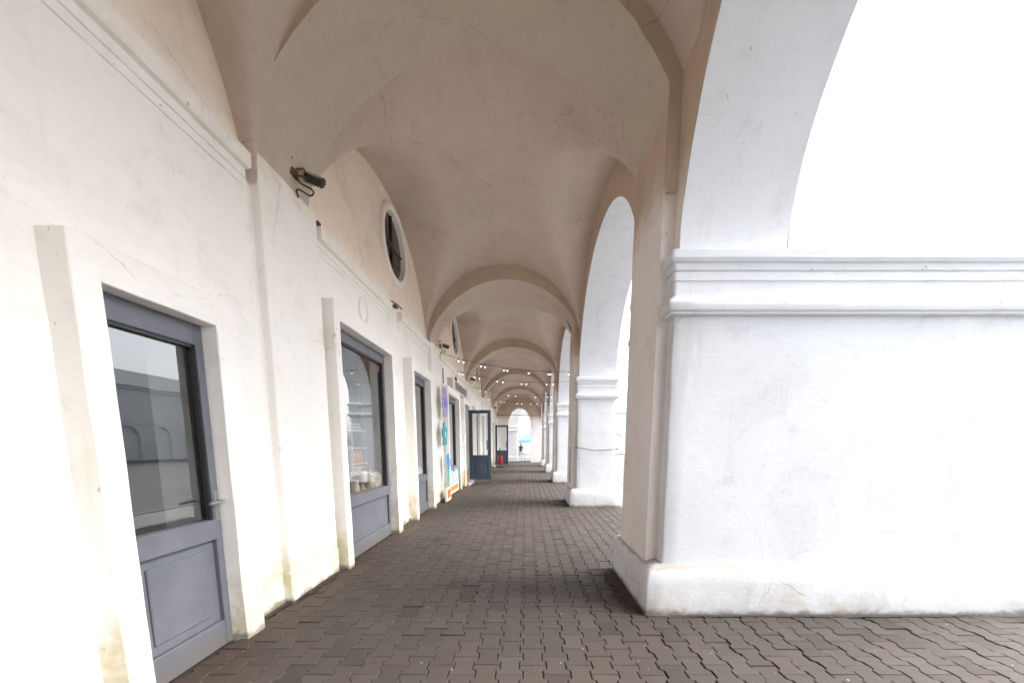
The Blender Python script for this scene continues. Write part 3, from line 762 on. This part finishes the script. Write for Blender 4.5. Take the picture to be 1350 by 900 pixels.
# ------------------------------------------------------------------ floodlights on the wall
def floodlight(y, z, label, s=1.0, rz=0.0):
    t = thing('floodlight', label, 'floodlight', (-2.32, y, z), 'floodlights along the shop wall'); t.scale = (s * .8, s * .8, s * .8)
    bm = bmesh.new(); box(bm, -.01, .03, -.13, .02, -.06, .05, bev=.006); tube(bm, [(0, -.16, .10), (.05, -.14, .11)], .03, 8); build('mount_box', bm, M['rust'], t)
    bm = bmesh.new(); tube(bm, [(.02, -.05, .03), (.10, 0, .07), (.13, .08, .03), (.10, .14, .02)], .012, 6); tube(bm, [(.02, -.05, -.03), (.10, .0, -.02), (.13, .1, .0)], .012, 6); build('bracket', bm, M['rust'], t)
    bm = bmesh.new(); box(bm, -.11, .11, -.04, .04, -.075, .075, bev=.012)
    for k in range(6): box(bm, -.095 + k * .036, -.088 + k * .036, .038, .062, -.06, .06)
    bm.transform(Matrix.Translation((.17, .13, .03)) @ Matrix.Rotation(R(-55), 4, 'X') @ Matrix.Rotation(R(20), 4, 'Z'))
    h = build('lamp_head', bm, M['blackmetal'], t)
    bm = bmesh.new(); box(bm, -.09, .09, -.046, -.041, -.06, .06); bm.transform(Matrix.Translation((.17, .13, .03)) @ Matrix.Rotation(R(-55), 4, 'X') @ Matrix.Rotation(R(20), 4, 'Z')); build('lens', bm, M['steel'], h)
    bm = bmesh.new(); pts = [(.02, -.1, -.03), (.05, -.02, -.11), (.12, .08, -.10), (.16, .13, -.12), (.12, .10, -.20), (.05, .0, -.17), (.03, -.08, -.22), (.0, .05, -.26)]
    sp = []
    for k in range(len(pts) - 1):
        for f in range(4): sp.append(Vector(pts[k]).lerp(Vector(pts[k + 1]), f / 4))
    for _ in range(3): sp = [sp[0]] + [(sp[q - 1] + sp[q] * 2 + sp[q + 1]) / 4 for q in range(1, len(sp) - 1)] + [sp[-1]]
    tube(bm, sp, .011, 5); build('cable', bm, M['cable'], t)
    bm = bmesh.new(); tube(bm, [(0, -.33, .1), (0, -.33, .42)], .009, 5); build('wire', bm, M['cable'], t)
floodlight(4.12, 4.26, 'black floodlight with looped cable above the nearest pilaster')
floodlight(10.5, 4.2, 'black floodlight above the second pilaster, past the first round window')
floodlight(15.75, 4.2, 'black floodlight above the pilaster beside the open door')
floodlight(27.2, 4.15, 'small dark floodlight on the last stretch of wall')

# ------------------------------------------------------------------ string lights across the walkway
def string(y0, z0, y1, z1, sag, ts, label, x1=1.5):
    t = thing('string_light', label, 'string light', (-2.38, y0, z0), 'strings of round bulbs across the walkway')
    A, B = Vector((0, 0, 0)), Vector((x1 + 2.38, y1 - y0, z1 - z0))
    def at(f): return A.lerp(B, f) + Vector((0, 0, -sag * 4 * f * (1 - f)))
    bm = bmesh.new(); tube(bm, [at(k / 30) for k in range(31)], .005, 5); build('wire', bm, M['cable'], t)
    for f in ts:
        p = at(f)
        bm = bmesh.new(); tube(bm, [p, p + Vector((0, 0, -.045))], .012, 6); sk = build('socket', bm, M['cable'], t)
        bm = bmesh.new(); bmesh.ops.create_uvsphere(bm, u_segments=10, v_segments=8, radius=.025); bmesh.ops.translate(bm, verts=bm.verts, vec=p + Vector((0, 0, -.08)))
        build('bulb', bm, M['bulb'], t, True)
string(10.75, 4.08, 10.9, 3.62, .17, [.13, .165, .29, .32, .455, .48, .635, .78, .795, .93, .97], 'nearest string of white globe bulbs across the walkway')
string(13.3, 4.08, 13.2, 3.72, .17, [.02, .05, .155, .2, .36, .41, .575, .62, .8, .86], 'second string of white globe bulbs, behind the nearest one')
string(16.6, 4.05, 16.5, 3.7, .17, [.1, .16, .42, .50, .72, .86, .9], 'third string of white globe bulbs, over the middle of the arcade')
string(19.6, 4.05, 19.4, 3.75, .2, [.12, .28, .33, .5, .56, .68, .76, .88, .95], 'farthest string of white globe bulbs across the walkway')

# ------------------------------------------------------------------ sign box above the third window
sg = thing('sign_box', 'long cream sign box with a weathered grey face over the decorated window', 'sign', (XW, 11.7, 3.42))
bm = bmesh.new(); box(bm, 0, .17, 0, 2.7, -.17, .17, bev=.012); build('case', bm, M['signbox'], sg)
bm = bmesh.new(); box(bm, .165, .178, .42, 2.62, -.11, .12); fc = build('face_panel', bm, M['signface'], sg)
bm = bmesh.new()
random.seed(4)
y = .56
for k in range(11):
    h = random.uniform(.13, .16)
    if k % 3 == 0: box(bm, .178, .186, y, y + .03, -.07, -.07 + h); box(bm, .178, .186, y + .09, y + .12, -.07, -.07 + h); box(bm, .178, .185, y + .03, y + .09, -.02, .005)
    elif k % 3 == 1: box(bm, .178, .186, y, y + .03, -.07, -.07 + h); box(bm, .178, .185, y + .03, y + .11, -.07, -.045); box(bm, .178, .185, y + .03, y + .11, -.095 + h, -.07 + h)
    else: box(bm, .178, .186, y + .045, y + .075, -.07, -.07 + h); box(bm, .178, .185, y, y + .12, -.095 + h, -.07 + h)
    y += .18
build('faded_letters', bm, simple('faded_letter_grey', (0.36, 0.33, 0.3), 0.7), fc)['kind'] = 'stuff'
hk = thing('wall_socket', 'small dark junction box on the wall above the sign box', 'junction box', (XW, 13.0, 3.72))
bm = bmesh.new(); box(bm, 0, .06, -.06, .06, -.08, .08, bev=.01); tube(bm, [(.03, 0, .08), (.03, .02, .16)], .012); build('box_body', bm, M['cable'], hk)
hr = thing('wall_rail', 'thin dark vertical strip on the wall left of the sign box', 'rail', (XW, 11.05, 3.5))
bm = bmesh.new(); tube(bm, [(.02, 0, -.2), (.02, 0, .22)], .014); build('strip', bm, M['cable'], hr)

# ------------------------------------------------------------------ painted plywood flowers and boards
def flower_outline(cy, cz, r, n, depth, sy=1.0, ph=0.0):
    pts = []
    for k in range(n * 10):
        a = 2 * PI * k / (n * 10) + ph; rr = r * (1 - depth + depth * abs(math.cos(n * (a - ph) / 2)) ** .7); pts.append((cy + rr * math.cos(a) * sy, cz + rr * math.sin(a)))
    return pts
fl = thing('flower_cutout', 'tall painted plywood cutout of purple, teal and blue flowers in an orange pot', 'decoration', (-2.19, 10.2, 0))
def cut(name, polys, mt, x=0.0, th=.02, parent=fl, label=None):
    bm = bmesh.new()
    for p in polys: prism_yz(bm, p, x, x + th)
    o = build(name, bm, mt, parent)
    if label: o['label'] = label
    return o
cut('backing', [flower_outline(.02, 2.68, .47, 6, .22, .82), flower_outline(-.12, 1.82, .36, 5, .4, .9, .4), flower_outline(.22, 1.05, .30, 5, .3)], M['boardwhite'], -.012)
cut('stem', [[(.0, .3), (.05, .3), (.03, 1.3), (.07, 2.4), (.03, 2.4), (-.02, 1.3)], [(.12, .3), (.16, .3), (.2, .95), (.17, .95)]], M['palegreen'], .0, .018)
f1 = cut('flower_head', [flower_outline(.02, 2.68, .43, 6, .25, .8)], M['purple'], .009, .02, label='pale purple flower head at the top')
cut('flower_eye', [flower_outline(.02, 2.68, .13, 8, .1)], simple('deep_violet', (.28, .16, .6)), .03, .012, f1)
f2 = cut('flower_head', [flower_outline(-.12, 1.82, .33, 5, .45, .9, .4)], M['teal'], .009, .02, label='teal star shaped flower head in the middle')
cut('flower_eye', [flower_outline(-.12, 1.82, .09, 8, .1)], M['mint'], .03, .012, f2)
f3 = cut('flower_head', [flower_outline(.22, 1.05, .27, 5, .3)], M['sky_paint'], .009, .02, label='bright blue flower head above the pot')
cut('flower_eye', [flower_outline(.26, 1.05, .1, 8, .1)], M['purple'], .03, .012, f3)
cut('leaf', [[(.12, .55), (.02, .72), (-.14, 1.2), (-.2, 1.45), (-.12, 1.3), (.03, .95)]], M['palegreen'], .012)
cut('leaf', [[(.14, .5), (.28, .62), (.36, .86), (.24, .84), (.16, .7)]], M['green'], .014, label='bright green leaf')
cut('pot', [[(-.30, .02), (.30, .02), (.30, .36), (-.30, .36)]], M['boardwhite'], .02, .05)
cut('pot_face', [[(-.18, .09), (.22, .09), (.22, .33), (-.18, .33)]], M['orange'], .0705, .006)
pb = thing('painted_board', 'mint painted board with pink figures and an orange base across the window foot', 'board', (-2.3, 11.05, 0))
bm = bmesh.new(); prism_yz(bm, [(0, .30), (1.45, .30), (1.45, .70), (1.1, .78), (.75, .68), (.4, .77), (0, .68)], 0, .03); build('mint_field', bm, M['mint'], pb)
for k in range(3):
    bm = bmesh.new(); yb_ = .18 + k * .44; prism_yz(bm, [(yb_, .42), (yb_ + .18, .42), (yb_ + .24, .56), (yb_ + .16, .66), (yb_ + .03, .66), (yb_ - .04, .56)], .03, .042); build('pink_figure', bm, M['pink'], pb)
bm = bmesh.new(); prism_yz(bm, [(-.02, .05), (1.47, .05), (1.47, .30), (-.02, .30)], .002, .035); build('base_board', bm, M['boardwhite'], pb)
bm = bmesh.new(); prism_yz(bm, [(.04, .12), (1.4, .12), (1.4, .28), (.04, .28)], .035, .042); build('base_face', bm, M['orange'], pb)
fb = thing('flower_cutout', 'narrow faded pink and orange painted cutout beside the open doorway', 'decoration', (-2.19, 13.1, 0))
bm = bmesh.new(); prism_yz(bm, [(.02, .08), (.3, .08), (.3, .62), (.02, .62)], 0, .03); build('pot', bm, simple('faded_orange', (.52, .33, .2)), fb)
bm = bmesh.new(); prism_yz(bm, flower_outline(.16, 1.75, .16, 6, .3), .0, .02); build('flower_head', bm, M['pink'], fb)
bm = bmesh.new(); prism_yz(bm, [(.14, .62), (.17, .62), (.17, 1.65), (.14, 1.65)], .0, .015); build('stem', bm, M['palegreen'], fb)

# ------------------------------------------------------------------ window displays
sh = thing('display_shelf', 'pale display ledge inside the nearest shop window', 'shelf', (-2.42, 4.75, .86))
bm = bmesh.new(); box(bm, -.55, -.01, 0, 1.6, -.04, 0, bev=.004); build('board', bm, M['wood'], sh)
bm = bmesh.new(); box(bm, -.5, -.45, .1, .15, -.86, -.04); build('leg', bm, M['wood'], sh)
bm = bmesh.new(); box(bm, -.5, -.45, 1.45, 1.5, -.86, -.04); build('leg', bm, M['wood'], sh)
zs = .862
def lat(name, label, cat, prof, x, y, mt, z=zs, group=None, seg=18):
    t = thing(name, label, cat, (x, y, z), group); bm = bmesh.new(); lathe(bm, prof, seg); build('body', bm, mt, t, True, 50); return t
lat('jug', 'cream jug at the near end of the window ledge', 'jug', [(.05, 0), (.062, .02), (.058, .08), (.05, .13), (.056, .18), (.05, .18), (.045, .13)], -2.54, 5.5, M['cream'])
tl = lat('table_lamp', 'small cream table lamp with a drum shade in the window', 'lamp', [(.045, 0), (.045, .015), (.014, .03), (.012, .14)], -2.56, 5.8, M['cream'])
bm = bmesh.new(); lathe(bm, [(.078, .12), (.07, .26), (.06, .285), (.0, .29)]); build('shade', bm, M['cream'], tl, True, 50)
fg = lat('figurine', 'slim cream cone figurine beside the round plate in the window', 'figurine', [(.045, 0), (.043, .12), (.035, .2), (.02, .26), (.004, .31)], -2.54, 6.06, M['cream'])
bm = bmesh.new(); bmesh.ops.create_uvsphere(bm, u_segments=10, v_segments=8, radius=.03); bmesh.ops.translate(bm, verts=bm.verts, vec=(0.02, 0.0, .2)); build('head', bm, M['cream'], fg, True)
pl = thing('plate', 'round lace edged cream plate standing at the far end of the ledge', 'plate', (-2.53, 6.26, zs))
bm = bmesh.new(); pts = flower_outline(0, .125, .125, 14, .12)
prism_yz(bm, pts, -.008, .008); bm.transform(Matrix.Rotation(R(-28), 4, 'Z')); build('rim', bm, M['cream'], pl)
bm = bmesh.new(); prism_yz(bm, [(.045 * math.cos(2 * PI * k / 16), .125 + .045 * math.sin(2 * PI * k / 16)) for k in range(16)], .009, .013); bm.transform(Matrix.Rotation(R(-28), 4, 'Z')); build('centre', bm, simple('grey_glaze', (.4, .44, .45)), pl)
rk = thing('display_rack', 'wooden rack holding goods behind the window ledge', 'rack', (-2.68, 5.72, 0))
bm = bmesh.new()
for yy_ in (-.28, .28): box(bm, -.12, -.09, yy_ - .015, yy_ + .015, 0, 2.05); box(bm, .09, .12, yy_ - .015, yy_ + .015, 0, 2.05)
build('posts', bm, M['steel'], rk)
for z in (1.12, 1.28, 1.52, 1.78):
    bm = bmesh.new(); box(bm, -.12, .13, -.3, .3, z - .02, z); build('shelf_board', bm, M['wood'], rk)
bm = bmesh.new(); lathe(bm, [(.05, 0), (.16, .09), (.17, .11), (.15, .11)]); bo = thing('bowl', 'wide pale wooden bowl on the rack in the window', 'bowl', (-2.62, 5.62, 1.122)); build('body', bm, M['cream'], bo, True, 50)
for k in range(4):
    lat('amber_vase', ('squat amber vase at the near end of the rack shelf', 'squat amber vase on the rack, next to the nearest one', 'squat amber vase on the rack, next to the farthest one', 'squat amber vase at the far end of the rack shelf')[k], 'vase', [(.035, 0), (.06, .05), (.055, .12), (.03, .16), (.035, .19)], -2.62, 5.52 + k * .12, M['amber'], 1.285, 'amber vases on the rack', 12)
tw = thing('folded_cloth', 'folded slate blue cloth on the upper shelf of the rack', 'cloth', (-2.66, 5.72, 1.783)); bm = bmesh.new(); box(bm, -.1, .1, -.22, .2, 0, .05, bev=.02); box(bm, -.09, .09, -.2, .18, .052, .1, bev=.02); build('folds', bm, M['bluecloth'], tw)
for y, l in ((8.42, 'white pot at the near side of the second window'), (8.62, 'larger white pot at the far side of the second window')):
    lat('pot', l, 'pot', [(.06, 0), (.09, .05), (.085, .14), (.07, .2), (.06, .2)], -2.5, y, M['boardwhite'], .862, 'white pots in the second window')
s2 = thing('display_shelf', 'pale display ledge inside the second shop window', 'shelf', (-2.42, 7.72, .86))
bm = bmesh.new(); box(bm, -.55, -.01, 0, 1.17, -.04, 0, bev=.004); build('board', bm, M['wood'], s2)
bm = bmesh.new(); box(bm, -.5, -.45, .1, .15, -.86, -.04); build('leg', bm, M['wood'], s2)
bm = bmesh.new(); box(bm, -.5, -.45, 1.0, 1.05, -.86, -.04); build('leg', bm, M['wood'], s2)

# ------------------------------------------------------------------ litter bin
lb = thing('litter_bin', 'red litter bin on a dark post beside the far open door', 'bin', (-1.72, 24.9, 0))
bm = bmesh.new(); lathe(bm, [(.02, .2), (.15, .22), (.18, .30), (.18, .80), (.165, .80), (.155, .32)], 18); build('bucket', bm, M['red'], lb, True, 40)
bm = bmesh.new(); tube(bm, [(-.02, .2, 0), (-.02, .2, 1.3)], .03, 8); box(bm, -.05, .01, .16, .2, .5, .56); build('post', bm, M['blackmetal'], lb)
bm = bmesh.new(); box(bm, -.3, .26, .02, .38, 0.004, .035, bev=.008); build('foot', bm, M['blackmetal'], lb)

# ------------------------------------------------------------------ cable tied round the second pier
cb = thing('tied_cable', 'thin dark cable tied round the second pier', 'cable', (1.7, 9.8, 1.47))
bm = bmesh.new(); tube(bm, [(-.46, .35, -.05), (-.475, -.3, .03), (-.45, -.545, .02), (0, -.55, -.06), (.6, -.55, -.03), (.605, .3, 0)], .008, 5); build('loop', bm, M['cable'], cb)
bm = bmesh.new(); tube(bm, [(-.55, -.2, .02), (-.56, -.19, -.35), (-.55, -.18, -.9)], .007, 5); build('loose_end', bm, M['cable'], cb)
# cable and small lamp hanging outside beyond the nearest opening
hc = thing('hanging_cable', 'knotted dark cable with a small lamp hanging outside between the piers', 'cable', (2.4, 8.6, 0))
bm = bmesh.new(); sp = [(.08 * noise.noise(Vector((z * 3, 1, 0))), .08 * noise.noise(Vector((z * 3, 5, 0))), z) for z in [1.2 + .06 * k for k in range(38)]]; tube(bm, sp, .010, 5); build('cord', bm, M['cable'], hc)
bm = bmesh.new(); bmesh.ops.create_uvsphere(bm, u_segments=10, v_segments=8, radius=.05); bmesh.ops.translate(bm, verts=bm.verts, vec=(.05, 0, 2.78)); build('lamp', bm, M['steel'], hc, True)

# ------------------------------------------------------------------ the square beyond: white arcaded building, canopy, person, bench
def far_building(name, label, loc, rz, L, H, n, d=8):
    t = thing(name, label, 'building', loc, None, rz)
    bm = bmesh.new(); sp = L / n
    for k in range(n):
        x0 = k * sp; xc = x0 + sp / 2; r = sp * .3
        pts = [(x0, 0), (xc - r, 0)] + [(xc - r * math.cos(PI * j / 14), 2.4 + r * math.sin(PI * j / 14)) for j in range(15)] + [(xc + r, 0), (x0 + sp, 0)]
        for p, q in zip(pts, pts[1:]):
            if q[0] - p[0] > 1e-5: quad(bm, [(p[0], 0, p[1]), (q[0], 0, q[1]), (q[0], 0, H), (p[0], 0, H)])
            if p[1] > 0 or q[1] > 0: quad(bm, [(p[0], 0, p[1]), (q[0], 0, q[1]), (q[0], .35, q[1]), (p[0], .35, p[1])])
    box(bm, 0, L, .36, d, 0, H); box(bm, -.2, L + .2, -.25, .0, H - .5, H - .2); box(bm, -.2, L + .2, -.1, .0, 2.2 + sp * .3 + .5, 2.2 + sp * .3 + .62)
    build('wall', bm, M['farwhite'], t)
    bm = bmesh.new(); prof = [(-.5, H - .2), (d + .5, H - .2), (d / 2, H + 2.0)]
    a = [bm.verts.new((-.4, y, z)) for y, z in prof]; b = [bm.verts.new((L + .4, y, z)) for y, z in prof]
    bm.faces.new(a); bm.faces.new(b[::-1])
    for k in range(3): bm.faces.new((a[k], b[k], b[(k + 1) % 3], a[(k + 1) % 3]))
    build('roof', bm, M['roof'], t)
    for k in range(n):
        bm = bmesh.new(); xc = k * sp + sp / 2; box(bm, xc - .7, xc + .7, 0.33, .38, .0, 2.5); build('door', bm, simple('far_door_grey', (.66, .66, .67)), t) if k < 8 else bm.free()
far_building('market_hall', 'long white arcaded market hall across the far side of the square', (-16, 62, -.1), 0, 36, 7, 11)
far_building('market_hall', 'white arcaded market hall along the right side of the square', (34, 70, -.1), -PI / 2, 84, 7.5, 24)
ct = thing('canopy_tent', 'blue market canopy on thin posts beyond the end arch', 'canopy', (-.85, 42, -.14))
bm = bmesh.new()
c0 = [(0, 0, 2.1), (2.6, 0, 2.1), (2.6, 2.6, 2.1), (0, 2.6, 2.1)]; ap_ = bm.verts.new((1.3, 1.3, 3.1)); vv = [bm.verts.new(p) for p in c0]; v2 = [bm.verts.new((p[0], p[1], 1.9)) for p in c0]
v0 = bm.verts.new((0, 0, 2.8)); 
for k in range(4): bm.faces.new((vv[k], vv[(k + 1) % 4], ap_)); bm.faces.new((vv[k], vv[(k + 1) % 4], v2[(k + 1) % 4], v2[k]))
bm.verts.remove(v0)
build('cloth', bm, M['canopy'], ct)
for x, y in ((.03, .03), (2.57, .03), (2.57, 2.57), (.03, 2.57)):
    bm = bmesh.new(); tube(bm, [(x, y, 0), (x, y, 2.3)], .025, 6); build('post', bm, M['steel'], ct)
bn = thing('stall_table', 'low pale stall table under the blue canopy', 'table', (.0, 42.6, -.14))
bm = bmesh.new(); box(bm, -.2, 1.6, -.3, .3, .68, .73); build('top', bm, M['boardwhite'], bn)
for x, y in ((-.15, -.25), (1.55, -.25), (-.15, .25), (1.55, .25)):
    bm = bmesh.new(); box(bm, x - .025, x + .025, y - .025, y + .025, 0, .68); build('leg', bm, M['steel'], bn)
# a person walking there, one skinned body
def person():
    t = thing('person', 'person in a dark jacket and pale trousers walking beyond the end arch', 'person', (-.60, 44, -.14))
    J = {'pel': ((0, 0, .95), .12), 'wai': ((0, 0, 1.1), .125), 'che': ((.02, 0, 1.32), .15), 'nec': ((.03, -.02, 1.5), .055), 'hea': ((.04, -.04, 1.58), .075), 'top': ((.04, -.04, 1.70), .075),
         'hl': ((-.1, 0, .88), .09), 'kl': ((-.12, -.12, .5), .06), 'al': ((-.12, -.02, .1), .042), 'tl': ((-.12, -.18, .03), .035),
         'hr': ((.1, 0, .88), .09), 'kr': ((.11, .04, .48), .06), 'ar': ((.12, .22, .12), .042), 'tr': ((.12, .1, .03), .035),
         'sl': ((-.18, 0, 1.42), .06), 'el': ((-.25, .06, 1.15), .045), 'wl': ((-.22, -.06, .92), .03), 'fl': ((-.21, -.1, .83), .03),
         'sr': ((.22, 0, 1.42), .06), 'er': ((.29, .0, 1.15), .045), 'wr': ((.27, -.16, 1.0), .03), 'fr': ((.26, -.22, .94), .03)}
    E_ = 'pel-wai wai-che che-nec nec-hea hea-top pel-hl hl-kl kl-al al-tl pel-hr hr-kr kr-ar ar-tr che-sl sl-el el-wl wl-fl che-sr sr-er er-wr wr-fr'.split()
    ks = list(J); me = bpy.data.meshes.new('body'); me.from_pydata([J[k][0] for k in ks], [tuple(ks.index(q) for q in e.split('-')) for e in E_], [])
    o = link('body', me, t); sk = o.modifiers.new('skin', 'SKIN')
    for k, d in zip(ks, me.skin_vertices[0].data): d.radius = (J[k][1], J[k][1]); d.use_root = (k == 'pel')
    sb = o.modifiers.new('sub', 'SUBSURF'); sb.levels = sb.render_levels = 1
    m, n, b = mat('clothed_person'); tc = xyz(n, n.nodes.new('ShaderNodeTexCoord').outputs['Object'])
    c = ramp(n, math_(n, 'DIVIDE', tc[2], 1.8), [(0, (.03, .03, .03)), (.045, (.42, .4, .46)), (.5, (.03, .03, .035)), (.845, (.5, .3, .22))])
    n.nodes[-1].color_ramp.interpolation = 'CONSTANT' if hasattr(n.nodes[-1], 'color_ramp') else None
    n.links.new(c, b.inputs['Base Color']); me.materials.append(m)
    bm = bmesh.new(); bmesh.ops.create_uvsphere(bm, u_segments=12, v_segments=8, radius=.1)
    for v in bm.verts: v.co = Vector((v.co.x * .95 + .04, v.co.y + .0, v.co.z * .75 + 1.72))
    build('hair', bm, M['hair'], t, True)
person()
